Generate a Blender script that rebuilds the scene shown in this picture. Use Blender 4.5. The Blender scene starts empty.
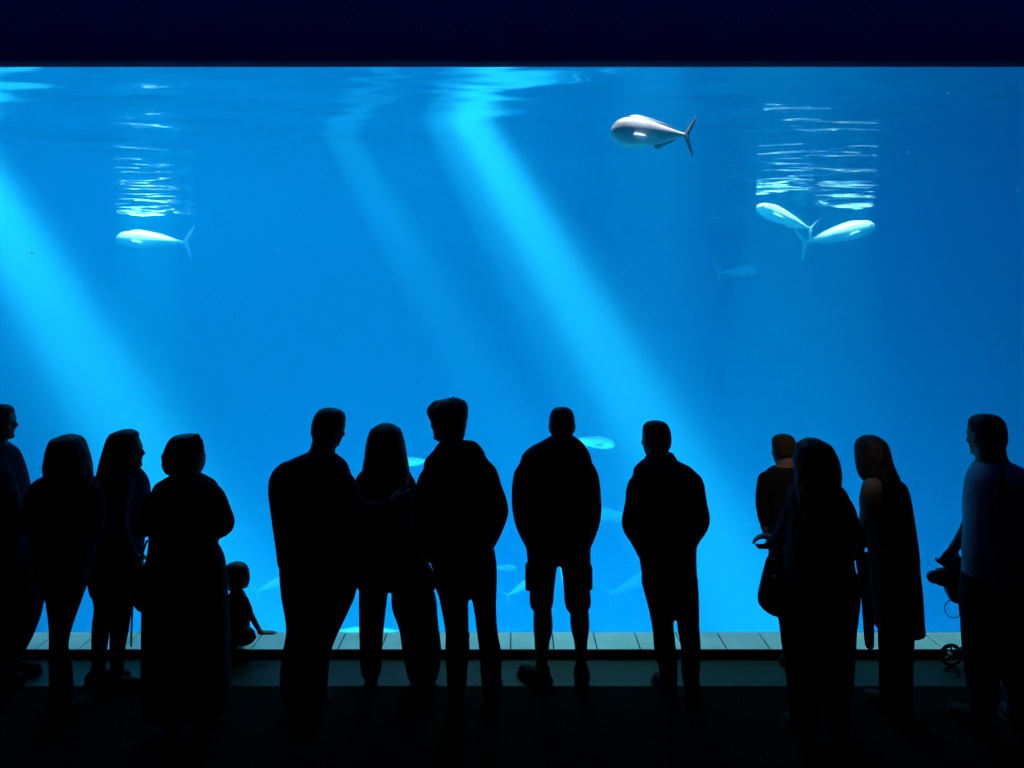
import bpy, bmesh, math, random
from mathutils import Vector, Matrix, Quaternion
random.seed(7)
R = math.radians
scn = bpy.context.scene
C = scn.collection
F, CX, HZ, CAMZ = 800.0, 512.0, 300.0, 2.47      # focal length in pixels, principal column, horizon row, eye height

# ------------------------------------------------------------------ helpers
def link(o, parent=None):
    C.objects.link(o)
    if parent is not None: o.parent = parent
    return o
def tag(o, label=None, cat=None, group=None, kind=None):
    if label: o['label'] = label
    if cat: o['category'] = cat
    if group: o['group'] = group
    if kind: o['kind'] = kind
    return o
def empty(name, loc, rz=0.0):
    o = bpy.data.objects.new(name, None); o.location = loc; o.rotation_euler = (0, 0, rz)
    o.empty_display_size = 0.1
    return link(o)
def obj(name, bm, m, parent=None, smooth=True):
    me = bpy.data.meshes.new(name)
    bmesh.ops.recalc_face_normals(bm, faces=bm.faces)
    bm.to_mesh(me); bm.free()
    if smooth:
        for p in me.polygons: p.use_smooth = True
    me.materials.append(m)
    return link(bpy.data.objects.new(name, me), parent)
def box(bm, lo, hi):
    vs = [bm.verts.new((x, y, z)) for x in (lo[0], hi[0]) for y in (lo[1], hi[1]) for z in (lo[2], hi[2])]
    for f in ((0,1,3,2),(4,6,7,5),(0,4,5,1),(2,3,7,6),(0,2,6,4),(1,5,7,3)):
        bm.faces.new([vs[i] for i in f])
def bevbox(bm, lo, hi, b):
    t = bmesh.new(); box(t, lo, hi)
    bmesh.ops.recalc_face_normals(t, faces=t.faces)
    bmesh.ops.bevel(t, geom=list(t.edges), offset=b, segments=2, affect='EDGES', profile=0.6)
    me = bpy.data.meshes.new('tmp'); t.to_mesh(me); t.free(); bm.from_mesh(me); bpy.data.meshes.remove(me)

def mat(name, col, rough=0.8, spec=0.3, metal=0.0, var=None, vscale=8.0, bump=0.0, bscale=60.0, sheen=0.0):
    m = bpy.data.materials.new(name); m.use_nodes = True
    nt = m.node_tree; b = nt.nodes['Principled BSDF']
    b.inputs['Base Color'].default_value = (*col, 1); b.inputs['Roughness'].default_value = rough
    b.inputs['Specular IOR Level'].default_value = spec; b.inputs['Metallic'].default_value = metal
    tc = nt.nodes.new('ShaderNodeTexCoord')
    if var:
        n = nt.nodes.new('ShaderNodeTexNoise'); n.inputs['Scale'].default_value = vscale; n.inputs['Detail'].default_value = 4
        r = nt.nodes.new('ShaderNodeValToRGB')
        r.color_ramp.elements[0].position = 0.35; r.color_ramp.elements[1].position = 0.68
        r.color_ramp.elements[0].color = (*col, 1); r.color_ramp.elements[1].color = (*var, 1)
        nt.links.new(tc.outputs['Object'], n.inputs['Vector']); nt.links.new(n.outputs['Fac'], r.inputs['Fac'])
        nt.links.new(r.outputs['Color'], b.inputs['Base Color'])
    if bump:
        n2 = nt.nodes.new('ShaderNodeTexNoise'); n2.inputs['Scale'].default_value = bscale
        bp = nt.nodes.new('ShaderNodeBump'); bp.inputs['Strength'].default_value = bump; bp.inputs['Distance'].default_value = 0.004
        nt.links.new(tc.outputs['Object'], n2.inputs['Vector']); nt.links.new(n2.outputs['Fac'], bp.inputs['Height'])
        nt.links.new(bp.outputs['Normal'], b.inputs['Normal'])
    return m

# ------------------------------------------------------------------ room
def structure(name, lo, hi, m):
    bm = bmesh.new(); box(bm, lo, hi)
    return tag(obj(name, bm, m, smooth=False), kind='structure')
M_carpet = mat('shaded_carpet', (0.0015, 0.0015, 0.002), 0.95, 0.02, bump=0.4, bscale=220)  # near-black colour carries the shade on the floor away from the window
M_lit_floor = mat('lit_floor_tone', (0.010, 0.018, 0.014), 0.30, 0.04, var=(0.014, 0.026, 0.019), vscale=2.5)  # paler teal colour carries the tank light falling on the floor
M_paint = mat('navy_wall_paint', (0.02, 0.02, 0.10), 0.8, 0.1, var=(0.024, 0.022, 0.12), vscale=3, bump=0.15, bscale=40)
M_black = mat('black_wall_paint', (0.008, 0.008, 0.011), 0.85, 0.1)
structure('floor', (-7, -3, -0.1), (7, 5.12, 0), M_carpet)
structure('floor_lit_band', (-7, 5.12, -0.1), (7, 5.83, 0), M_lit_floor)  # lit band of the same floor, drawn by a lighter material
structure('ceiling', (-7, -3, 5.4), (7, 5.6, 5.5), M_black)
structure('wall_left', (-7.1, -3, 0), (-7, 5.6, 5.4), M_black)
structure('wall_right', (7, -3, 0), (7.1, 5.6, 5.4), M_black)
structure('wall_back', (-7, -3.1, 0), (7, -3, 5.4), M_black)
# header over the window, soft lower edge
bm = bmesh.new(); bevbox(bm, (-7, 5.66, 4.164), (7, 5.83, 6.2), 0.012)
tag(obj('wall_front', bm, M_paint), kind='structure')

# tiled ledge: dark grout bed + 0.3 m slabs as one mesh
M_tile = mat('pale_ledge_tile', (0.55, 0.60, 0.57), 0.45, 0.3, var=(0.72, 0.74, 0.71), vscale=5.5, bump=0.2, bscale=25)
M_grout = mat('dark_grout', (0.02, 0.025, 0.025), 0.9, 0.1)
M_riser = mat('black_riser_metal', (0.006, 0.006, 0.007), 0.6, 0.1)
bm = bmesh.new(); box(bm, (-7, 5.535, 0.0), (7, 5.83, 0.043))
led = tag(obj('trim_1', bm, M_grout, smooth=False), kind='structure')
bm = bmesh.new()
for i in range(-23, 23):
    x0 = -0.009 + 0.3 * i
    bevbox(bm, (x0 + 0.004, 5.545, 0.02), (x0 + 0.296, 5.828, 0.05), 0.003)
tag(obj('tile_row', bm, M_tile, led, smooth=False), kind='structure')
bm = bmesh.new(); bevbox(bm, (-7, 5.53, 0.0), (7, 5.544, 0.051), 0.002)
tag(obj('riser_strip', bm, M_riser, led), kind='structure')

# ------------------------------------------------------------------ window pane
def glass_mat():
    m = bpy.data.materials.new('clear_acrylic'); m.use_nodes = True
    nt = m.node_tree; nt.nodes.clear(); L = nt.links.new; N = nt.nodes.new
    o = N('ShaderNodeOutputMaterial'); mx = N('ShaderNodeMixShader'); t = N('ShaderNodeBsdfTransparent'); g = N('ShaderNodeBsdfGlossy')
    fr = N('ShaderNodeFresnel'); fr.inputs['IOR'].default_value = 1.15
    g.inputs['Roughness'].default_value = 0.01; t.inputs['Color'].default_value = (0.985, 0.99, 0.995, 1)
    L(fr.outputs[0], mx.inputs[0]); L(t.outputs[0], mx.inputs[1]); L(g.outputs[0], mx.inputs[2]); L(mx.outputs[0], o.inputs['Surface'])
    return m
bm = bmesh.new(); box(bm, (-7, 5.832, -0.3), (7, 5.85, 4.6))
tag(obj('window_1', bm, glass_mat(), smooth=False), kind='structure')

# ------------------------------------------------------------------ the tank
TX0, TX1, TY0, TY1, TZ0 = -24.0, 24.0, 5.86, 34.0, -7.0
SURF = 4.34
M_tank = mat('blue_tank_wall', (0.002, 0.03, 0.12), 0.9, 0.0, var=(0.002, 0.025, 0.10), vscale=0.4)
structure('wall_tank_rear', (TX0, TY1, TZ0), (TX1, TY1 + 0.2, 6.2), M_tank)
structure('wall_tank_left', (TX0 - 0.2, TY0, TZ0), (TX0, TY1, 6.2), M_tank)
structure('wall_tank_right', (TX1, TY0, TZ0), (TX1 + 0.2, TY1, 6.2), M_tank)
structure('floor_tank', (TX0, TY0, TZ0 - 0.2), (TX1, TY1, TZ0), M_tank)

def water_mat():
    m = bpy.data.materials.new('sea_water'); m.use_nodes = True
    nt = m.node_tree; nt.nodes.clear(); L = nt.links.new; N = nt.nodes.new
    o = N('ShaderNodeOutputMaterial'); t = N('ShaderNodeBsdfTransparent'); add = N('ShaderNodeAddShader')
    s = N('ShaderNodeVolumeScatter'); s.inputs['Color'].default_value = (0.015, 0.55, 1.0, 1); s.inputs['Density'].default_value = 0.075
    s.inputs['Anisotropy'].default_value = 0.0
    a = N('ShaderNodeVolumeAbsorption'); a.inputs['Color'].default_value = (0.0, 0.78, 0.93, 1); a.inputs['Density'].default_value = 0.10
    L(s.outputs[0], add.inputs[0]); L(a.outputs[0], add.inputs[1])
    L(t.outputs[0], o.inputs['Surface']); L(add.outputs[0], o.inputs['Volume'])
    return m
bm = bmesh.new(); box(bm, (TX0 + .01, TY0, TZ0 + .01), (TX1 - .01, TY1 - .01, 4.9))
tag(obj('tank_water', bm, water_mat(), smooth=False), 'clear blue sea water filling the tank behind the long window', 'water', kind='stuff')

def surface_mat():
    m = bpy.data.materials.new('water_surface_from_below'); m.use_nodes = True
    nt = m.node_tree; nt.nodes.clear(); L = nt.links.new; N = nt.nodes.new
    o = N('ShaderNodeOutputMaterial'); mx = N('ShaderNodeMixShader'); t = N('ShaderNodeBsdfTransparent'); g = N('ShaderNodeBsdfGlossy')
    lw = N('ShaderNodeLayerWeight'); lw.inputs['Blend'].default_value = 0.5
    r = N('ShaderNodeValToRGB'); r.color_ramp.elements[0].position = 0.30; r.color_ramp.elements[1].position = 0.42
    r.color_ramp.elements[0].color = (0.03, 0.03, 0.03, 1); r.color_ramp.elements[1].color = (1, 1, 1, 1)
    g.inputs['Roughness'].default_value = 0.07; g.inputs['Color'].default_value = (1, 1, 1, 1)
    L(lw.outputs['Facing'], r.inputs['Fac']); L(r.outputs['Color'], mx.inputs[0])
    L(t.outputs[0], mx.inputs[1]); L(g.outputs[0], mx.inputs[2]); L(mx.outputs[0], o.inputs['Surface'])
    return m
# rippled sheet: real waves, seen from underneath; total reflection at grazing angles
bm = bmesh.new()
NX, NY = 340, 420
SX0, SX1 = -20.0, 20.0
waves = []
rw = random.Random(3)
for k in range(30):
    lam = 0.22 * (1.2 ** (k % 13)); a = rw.gauss(0, 0.42)
    waves.append((2 * math.pi / lam * math.sin(a), 2 * math.pi / lam * math.cos(a), rw.uniform(0, 6.28), 0.0043 * lam))
rows = []
for j in range(NY + 1):
    t = j / NY; y = 5.9 + (t ** 1.35) * 27.5
    row = []
    for i in range(NX + 1):
        x = SX0 + (SX1 - SX0) * i / NX
        z = SURF
        for kx, ky, ph, am in waves: z += am * math.sin(kx * x + ky * y + ph)
        row.append(bm.verts.new((x, y, z)))
    rows.append(row)
for j in range(NY):
    for i in range(NX): bm.faces.new((rows[j][i], rows[j][i+1], rows[j+1][i+1], rows[j+1][i]))
tag(obj('water_surface', bm, surface_mat()), 'rippled water surface seen from below near the top of the tank', 'water surface', kind='stuff')

# ------------------------------------------------------------------ lights
def lamp(kind, name, loc, aim, energy, col=(1, 1, 1), **kw):
    d = bpy.data.lights.new(name, kind); d.energy = energy; d.color = col
    for k, v in kw.items(): setattr(d, k, v)
    o = bpy.data.objects.new(name, d); o.location = loc
    o.rotation_euler = (Vector(aim) - Vector(loc)).to_track_quat('-Z', 'Y').to_euler()
    return link(o)
SUN = Vector((0.55, 0.10, -0.83)).normalized()          # how the shafts run through the water
def shaft(name, x, y, deg, energy, back=3.6, d=SUN):
    p = Vector((x, y, SURF)); q = p - d * back
    return lamp('SPOT', name, q, p, energy, (1.0, 0.96, 0.9), spot_size=R(deg), spot_blend=1.0, shadow_soft_size=0.03)
shaft('skylight_shaft_middle', -0.45, 8.2, 8.0, 62000, d=Vector((0.485, 0.0, -0.83)).normalized())
shaft('added_halo_middle', -0.55, 8.25, 14.0, 26000, d=Vector((0.485, 0.0, -0.83)).normalized())  # extra wide spot added to soften the middle shaft
shaft('skylight_shaft_second', -1.95, 9.1, 8.0, 17000, d=Vector((0.47, 0.0, -0.83)).normalized())
shaft('skylight_shaft_left', -6.1, 8.6, 9.5, 62000, d=Vector((0.50, 0.0, -0.83)).normalized())
shaft('added_halo_left', -6.2, 8.7, 15.0, 24000, d=Vector((0.50, 0.0, -0.83)).normalized())  # extra wide spot added round the left shaft for a soft edge
lamp('AREA', 'tank_top_light', (-9.5, 16.5, 10), (-9.5, 16.5, 0), 4600, (0.08, 0.52, 1.0), shape='RECTANGLE', size=20, size_y=16)
lamp('AREA', 'tank_low_fill', (0.2, 6.6, -2.6), (0.2, 14, -1.2), 1950, (0.03, 0.58, 1.0), shape='RECTANGLE', size=9, size_y=0.5)  # unseen light added below the sill to brighten the lower water
lamp('AREA', 'tank_blue_fill', (11, 18, 10), (11, 18, 0), 850, (0.0, 0.06, 1.0), shape='RECTANGLE', size=14, size_y=14)  # unseen area light added to turn the right side bluer
lamp('AREA', 'ledge_fill', (0.3, 11.5, 5.85), (0.3, 5.7, 0.0), 78, (0.40, 1.0, 0.95), shape='RECTANGLE', size=16, size_y=0.2, spread=R(22))  # unseen area light added to brighten the ledge tiles
lamp('SPOT', 'fish_fill_left', (-8.3, 18.2, 11), (-8.45, 18.5, 4), 26000, (0.5, 1, 0.95), spot_size=R(12), spot_blend=0.6, shadow_soft_size=0.1)  # fish spots here and below: unseen lamps added to brighten single fish
lamp('SPOT', 'fish_fill_right', (6.9, 16.7, 11), (7.1, 17, 4), 17000, (0.5, 1, 0.95), spot_size=R(11), spot_blend=0.6, shadow_soft_size=0.1)
lamp('SPOT', 'fish_fill_centre_right', (5.1, 14.7, 11), (4.9, 14.6, 4), 15000, (0.5, 1, 0.95), spot_size=R(12), spot_blend=0.6, shadow_soft_size=0.1)
lamp('SPOT', 'fish_fill_near', (1.15, 7.05, 10), (1.22, 6.95, 4.0), 10000, (0.9, 0.95, 1.0), spot_size=R(8), spot_blend=0.6, shadow_soft_size=0.1)
# room: unseen blue area light added to brighten the header, weak warm lamp at the right
lamp('AREA', 'header_blue_fill', (0, 4.2, 5.35), (0, 5.66, 5.0), 30, (0.12, 0.12, 1.0), shape='RECTANGLE', size=13, size_y=0.15)

lamp('SPOT', 'visitor_downlight', (1.9, 2.0, 4.7), (1.93, 5.1, 1.5), 210, (1.0, 0.80, 0.66), spot_size=R(14), spot_blend=0.8, shadow_soft_size=0.06)

# ------------------------------------------------------------------ camera
cam = bpy.data.cameras.new('camera'); cam.sensor_width = 36; cam.lens = 36 * F / 1024; cam.shift_y = -(384 - HZ) / 1024
cam.clip_end = 200
co = link(bpy.data.objects.new('view_camera', cam)); co.location = (0, 0, CAMZ); co.rotation_euler = (R(90), 0, 0)
scn.camera = co
w = bpy.data.worlds.new('world'); scn.world = w; w.use_nodes = True
w.node_tree.nodes['Background'].inputs[0].default_value = (0, 0, 0, 1)
scn.view_settings.view_transform = 'Standard'; scn.view_settings.look = 'None'; scn.view_settings.gamma = 1
scn.view_settings.use_curve_mapping = False; scn.view_settings.exposure = 0.0
cy = scn.cycles
cy.use_denoising = True
cy.max_bounces = 8; cy.diffuse_bounces = 2; cy.glossy_bounces = 3; cy.transmission_bounces = 4
cy.transparent_max_bounces = 16; cy.volume_bounces = 1
# ------------------------------------------------------------------ fish
M_fish = mat('silver_fish_skin', (0.92, 0.92, 0.92), 0.38, 0.5, var=(0.80, 0.82, 0.84), vscale=5)
M_fin = mat('grey_fish_fin', (0.10, 0.13, 0.17), 0.5, 0.3, var=(0.14, 0.17, 0.2), vscale=9)
M_palefin = mat('pale_fish_fin', (0.72, 0.74, 0.74), 0.45, 0.3, var=(0.60, 0.62, 0.64), vscale=9)
M_eye = mat('black_fish_eye', (0.01, 0.01, 0.012), 0.1, 0.6)
PROF = ((0.0, .016, .012, -.01), (.012, .062, .05, -.008), (.04, .108, .075, -.004), (.09, .148, .095, 0), (.17, .178, .11, 0), (.28, .186, .112, -.004),
        (.40, .172, .102, -.002), (.52, .145, .085, .002), (.64, .108, .063, .006), (.75, .070, .042, .01), (.84, .042, .027, .012), (.90, .028, .02, .012))
def catmull(pts, n):
    out = []
    P = [pts[0]] + list(pts) + [pts[-1]]
    for i in range(1, len(P) - 2):
        for k in range(n):
            t = k / n; a, b, c, d = P[i-1], P[i], P[i+1], P[i+2]
            out.append(tuple(0.5 * (2*b[q] + (c[q]-a[q])*t + (2*a[q]-5*b[q]+4*c[q]-d[q])*t*t + (3*b[q]-a[q]-3*c[q]+d[q])*t**3) for q in range(len(b))))
    out.append(tuple(pts[-1])); return out
def plate(pts, th, bend=None):
    """closed outline in x,z -> thin solid fin, thick along its middle"""
    bm = bmesh.new(); n = len(pts)
    A = [bm.verts.new((x, -th, z)) for x, z in pts]; B = [bm.verts.new((x, th, z)) for x, z in pts]
    bm.faces.new(A); bm.faces.new(B[::-1])
    for i in range(n): bm.faces.new((A[i], B[i], B[(i+1) % n], A[(i+1) % n]))
    return bm
def make_fish(L=1.0, deep=1.0, fin=None, skin=None):
    fin = fin or M_fin; skin = skin or M_fish
    root = empty('fish', (0, 0, 0))
    bm = bmesh.new(); rings = []
    for t, h, w_, c in catmull(PROF, 3):
        r = []
        for k in range(20):
            a = 2 * math.pi * k / 20
            r.append(bm.verts.new(((0.5 - t) * L, w_ * L * 0.85 * math.cos(a), (c + h * math.sin(a) * deep) * L)))
        rings.append(r)
    for a, b in zip(rings, rings[1:]):
        for k in range(20): bm.faces.new((a[k], a[(k+1) % 20], b[(k+1) % 20], b[k]))
    bm.faces.new(rings[0]); bm.faces.new(rings[-1][::-1])
    # gill fold and mouth line as real grooves
    obj('body', bm, skin, root)
    up = [(-.385, .012), (-.405, .05), (-.44, .12), (-.485, .20), (-.515, .245), (-.525, .24), (-.495, .14), (-.465, .06), (-.445, .012)]
    tf = obj('tail_fin', plate([(x*L, z*L) for x, z in up + [(x, .02 - z) for x, z in up[::-1]]], .007*L), fin, root)
    d = [(.36, .13), (.30, .20), (.20, .225), (.08, .205), (-.04, .175), (-.16, .135), (-.28, .085), (-.30, .05), (-.15, .09), (0, .14), (.2, .165)]
    obj('dorsal_fin', plate([(x*L, z*L*deep) for x, z in d], .006*L), fin, root)
    a = [(-.02, -.13), (-.07, -.185), (-.11, -.17), (-.18, -.12), (-.28, -.065), (-.28, -.03), (-.12, -.09)]
    obj('anal_fin', plate([(x*L, z*L*deep) for x, z in a], .006*L), fin, root)
    for s in (-1, 1):
        bm = plate([(.27*L, -.01*L), (.22*L, .012*L), (.12*L, -.005*L), (.06*L, -.035*L), (.14*L, -.04*L), (.22*L, -.038*L)], .005*L)
        bmesh.ops.rotate(bm, verts=bm.verts, cent=(.27*L, 0, 0), matrix=Matrix.Rotation(s * R(-20), 3, 'Z'))
        bmesh.ops.translate(bm, verts=bm.verts, vec=(0, s * .092*L, -.02*L))
        obj('pectoral_fin', bm, M_palefin, root)
        e = bmesh.new(); bmesh.ops.create_uvsphere(e, u_segments=12, v_segments=8, radius=.013*L)
        bmesh.ops.translate(e, verts=e.verts, vec=(.435*L, s*.066*L, .02*L)); obj('eye', e, M_eye, root)
    return root
def copy_tree(o, parent=None):
    kids = list(o.children); c = o.copy(); C.objects.link(c); c.parent = parent
    for k in kids: copy_tree(k, c)
    return c
def at(u, v, Y): return Vector(((u - CX) * Y / F, Y, CAMZ - (v - HZ) * Y / F))
def set_fish(o, u, v, Y, px, heading, pitch, label, group, roll=0):
    o.location = at(u, v, Y); s = px * Y / F / 1.0
    o.scale = (s, s, s); o.rotation_euler = (R(roll), R(pitch), R(heading))
    tag(o, label, 'fish', group); return o
G1 = 'fish swimming in the tank'
M_grey = mat('grey_fish_skin', (0.50, 0.50, 0.52), 0.4, 0.5, var=(0.26, 0.28, 0.32), vscale=4.5)
fa = make_fish(1.0, 0.95, None, M_grey)
fb = make_fish(1.0, 0.62, M_palefin)
set_fish(fa, 652, 134, 6.95, 84, 186, -3, 'large blunt-headed grey-white fish swimming alone below the top edge of the window', G1, roll=-8)
far_fish = [
 (154, 241, 18.5, 74, 183, -4, 'shining white fish under the column of glitter at the upper left', 'fish below the water surface'),
 (786, 219, 14.6, 66, 187, -22, 'shining fish facing left, upper of the crossing pair under the wide glitter patch', 'fish below the water surface'),
 (837, 235, 17, 76, -4, -14, 'pale fish facing right, lower of the crossing pair under the wide glitter patch', 'fish below the water surface'),
 (737, 272, 23, 44, 4, -5, 'faint bluish fish below and left of the crossing pair', G1),
 (590, 442, 13, 50, 0, 5, 'bright cyan fish beside the neck of the man in shorts', G1),
 (611, 516, 19, 60, 178, -6, 'cyan fish between the man in shorts and the man in short sleeves', G1),
 (634, 584, 21, 62, 8, -22, 'dim blurred fish by the left hip of the man in short sleeves', G1),
 (412, 462, 13, 44, 178, 4, 'pale fish showing between the long-haired woman and the hooded man', G1),
 (503, 568, 18, 26, 0, 0, 'tiny pale fish by the pocket of the hooded man', G1),
 (272, 585, 17, 36, 6, -24, 'small cyan fish by the wrist of the man left of the embracing couple', G1),
 (520, 588, 16, 34, 10, -30, 'small pale fish by the left cargo pocket of the man in shorts', G1),
 (562, 572, 16, 24, 90, -60, 'tiny bright fish seen between the thighs of the man in shorts', G1),
 (350, 631, 13, 30, 2, 0, 'thin bright fish low above the ledge between the couple', G1),
 (389, 631, 13, 22, 178, 0, 'thin bright fish low above the ledge between the legs of the woman', G1),
]
for k, f in enumerate(far_fish):
    set_fish(fb if k == 0 else copy_tree(fb), *f)
# specks of drifting air
M_bub = mat('bright_air_bubble', (0.9, 0.9, 0.9), 0.2, 0.5, var=(0.8, 0.85, 0.9))
nt = M_bub.node_tree; _p = nt.nodes['Principled BSDF']; _t = nt.nodes.new('ShaderNodeBsdfTranslucent'); _t.inputs['Color'].default_value = (0.97, 0.97, 0.97, 1)
_m = nt.nodes.new('ShaderNodeMixShader'); _m.inputs[0].default_value = 0.5
nt.links.new(_p.outputs[0], _m.inputs[1]); nt.links.new(_t.outputs[0], _m.inputs[2]); nt.links.new(_m.outputs[0], nt.nodes['Material Output'].inputs['Surface'])
bub = None
for u, v, Y, r, lb in ((908, 152, 6.6, .011, 'tiny bright bubble right of the wide glitter patch'), (1018, 190, 6.6, .012, 'bright bubble at the right edge of the window'),
    (948, 93, 6.8, .014, 'dim bubble high at the upper right of the window'), (278, 250, 6.7, .009, 'tiny bubble right of the left glitter column'),
    (443, 163, 6.7, .011, 'tiny bright bubble beside the middle light shaft'), (571, 163, 6.9, .010, 'dim bubble left below the large grey-white fish'),
    (32, 253, 6.6, .009, 'tiny bubble in the light shaft at the left edge'), (733, 165, 7.0, .011, 'dim bubble left of the wide glitter patch')):
    if bub is None:
        bm = bmesh.new(); bmesh.ops.create_icosphere(bm, subdivisions=2, radius=1)
        for q in bm.verts: q.co.z *= 0.8
        o = bub = obj('air_bubble', bm, M_bub)
    else:
        o = bub.copy(); C.objects.link(o)
    o.scale = (r, r, r); o.location = at(u, v, Y); tag(o, lb, 'bubble', 'air bubbles drifting behind the glass')
# ------------------------------------------------------------------ people: geometry helpers
def tube(bm, pts, seg=14):
    """closed rounded tube through (x,y,z,r)"""
    P = [Vector(p[:3]) for p in pts]; Rr = [p[3] for p in pts]; n = len(P)
    T = []
    for i in range(n):
        a = P[max(i-1, 0)]; b = P[min(i+1, n-1)]; T.append((b - a).normalized())
    t0 = T[0]; ref = Vector((0, 1, 0)) if abs(t0.y) < 0.9 else Vector((1, 0, 0))
    U = (ref - t0 * ref.dot(t0)).normalized()
    rings = []
    def ring(c, t, r):
        nonlocal U
        U = (U - t * U.dot(t)).normalized(); V = t.cross(U)
        rings.append([bm.verts.new(c + (U * math.cos(2*math.pi*k/seg) + V * math.sin(2*math.pi*k/seg)) * r) for k in range(seg)])
    for a in (75, 50, 25): ring(P[0] - T[0] * Rr[0] * math.sin(R(a)), T[0], Rr[0] * math.cos(R(a)))
    for i in range(n): ring(P[i], T[i], Rr[i])
    for a in (25, 50, 75): ring(P[-1] + T[-1] * Rr[-1] * math.sin(R(a)), T[-1], Rr[-1] * math.cos(R(a)))
    close(bm, rings, seg)
def close(bm, rings, seg):
    for a, b in zip(rings, rings[1:]):
        for k in range(seg): bm.faces.new((a[k], a[(k+1) % seg], b[(k+1) % seg], b[k]))
    bm.faces.new(rings[0][::-1]); bm.faces.new(rings[-1])
def loft(bm, rings, seg=28, e=2.3, M=None):
    """horizontal superellipse sections (cx,cy,z,rx,ry)"""
    out = []
    for cx, cy_, z, rx, ry in rings:
        r = []
        for k in range(seg):
            a = 2*math.pi*k/seg; c, s = math.cos(a), math.sin(a)
            p = Vector((cx + rx * math.copysign(abs(c)**(2/e), c), cy_ + ry * math.copysign(abs(s)**(2/e), s), z))
            r.append(bm.verts.new(M @ p if M else p))
        out.append(r)
    close(bm, out, seg)
def ball(bm, c, r, M=None):
    t = bmesh.ops.create_uvsphere(bm, u_segments=14, v_segments=10, radius=1)['verts']
    for v in t:
        p = Vector((c[0] + v.co.x * r[0], c[1] + v.co.y * r[1], c[2] + v.co.z * r[2])); v.co = M @ p if M else p
def solid(name, bm, m, parent, voxel=0.011, smooth=3):
    """one continuous skin over the overlapping pieces of bm"""
    bmesh.ops.recalc_face_normals(bm, faces=bm.faces)
    me = bpy.data.meshes.new('tmp'); bm.to_mesh(me); bm.free()
    t = bpy.data.objects.new('tmp', me); C.objects.link(t)
    r = t.modifiers.new('r', 'REMESH'); r.mode = 'VOXEL'; r.voxel_size = voxel
    if smooth:
        s = t.modifiers.new('s', 'SMOOTH'); s.factor = 0.5; s.iterations = smooth
    bpy.context.view_layer.update()
    out = bpy.data.meshes.new_from_object(t.evaluated_get(bpy.context.evaluated_depsgraph_get()))
    bpy.data.objects.remove(t); bpy.data.meshes.remove(me)
    out.name = name; out.materials.clear(); out.materials.append(m)
    for p in out.polygons: p.use_smooth = True
    return link(bpy.data.objects.new(name, out), parent)

SKULL = ((.5, -.03, .06, .08), (.475, -.03, .15, .19), (.43, -.035, .225, .29), (.34, -.04, .29, .375), (.2, -.04, .33, .42), (.05, -.035, .338, .42),
         (-.1, -.02, .325, .395), (-.22, .02, .295, .345), (-.33, .07, .25, .285), (-.42, .115, .195, .225), (-.48, .145, .12, .14), (-.5, .15, .06, .07))
def add_head(bm, M, h):
    S = M @ Matrix.Scale(h, 4)
    loft(bm, [(0, c, z, rx, ry) for z, c, rx, ry in SKULL], 24, 2.1, S)
    nose = [(0, .37, .07, .035), (0, .41, -.0, .045), (0, .455, -.08, .058), (0, .40, -.11, .05)]
    tube(bm, [(*(S @ Vector(p[:3])), p[3] * h) for p in nose], 10)
    ball(bm, (0, .335, .10), (.22, .06, .035), S)                 # brow
    for s in (-1, 1):
        ball(bm, (s * .345, -.03, -.02), (.035, .085, .14), S)    # ear
        ball(bm, (s * .345, -.03, -.12), (.03, .045, .05), S)
        ball(bm, (s * .135, .325, .02), (.062, .05, .035), S)     # eye under its lid
        ball(bm, (s * .19, .26, -.10), (.09, .08, .07), S)        # cheek
        ball(bm, (s * .06, .40, -.105), (.035, .04, .03), S)      # nostril wing
    ball(bm, (0, .355, -.215), (.115, .045, .024), S); ball(bm, (0, .345, -.262), (.10, .045, .026), S)   # lips
    ball(bm, (0, .315, -.40), (.11, .09, .075), S)                # chin
def short_hair(M, h, vol=1.06, front=.16, back=-.30, quiff=0.0):
    bm = bmesh.new(); S = M @ Matrix.Scale(h, 4)
    rg = [(.53, -.05, .07, .09), (.51, -.05, .17, .21), (.46, -.05, .25, .31), (.37, -.055, .305, .385), (.24, -.07, .345, .405), (.10, -.125, .352, .355),
          (-.04, -.17, .345, .30), (-.17, -.20, .32, .25), (back, -.21, .24, .20)]
    loft(bm, [(0, c, z, rx * vol, ry * vol) for z, c, rx, ry in rg], 24, 2.2, S)
    if quiff:
        rr = random.Random(5)
        for k in range(26):
            a = rr.uniform(0, 6.28); q = rr.uniform(.05, .30)
            x, y, z = q * math.cos(a) * 1.05, -.02 + q * math.sin(a) * 1.2, .50 - q * q * 1.3
            tube(bm, [(*(S @ Vector((x, y, z - .06))), .07*h), (*(S @ Vector((x * 1.2, y + .03, z + quiff * .6))), .045*h), (*(S @ Vector((x * 1.4 - .05, y + .06, z + quiff))), .022*h)], 8)
    return bm
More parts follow.
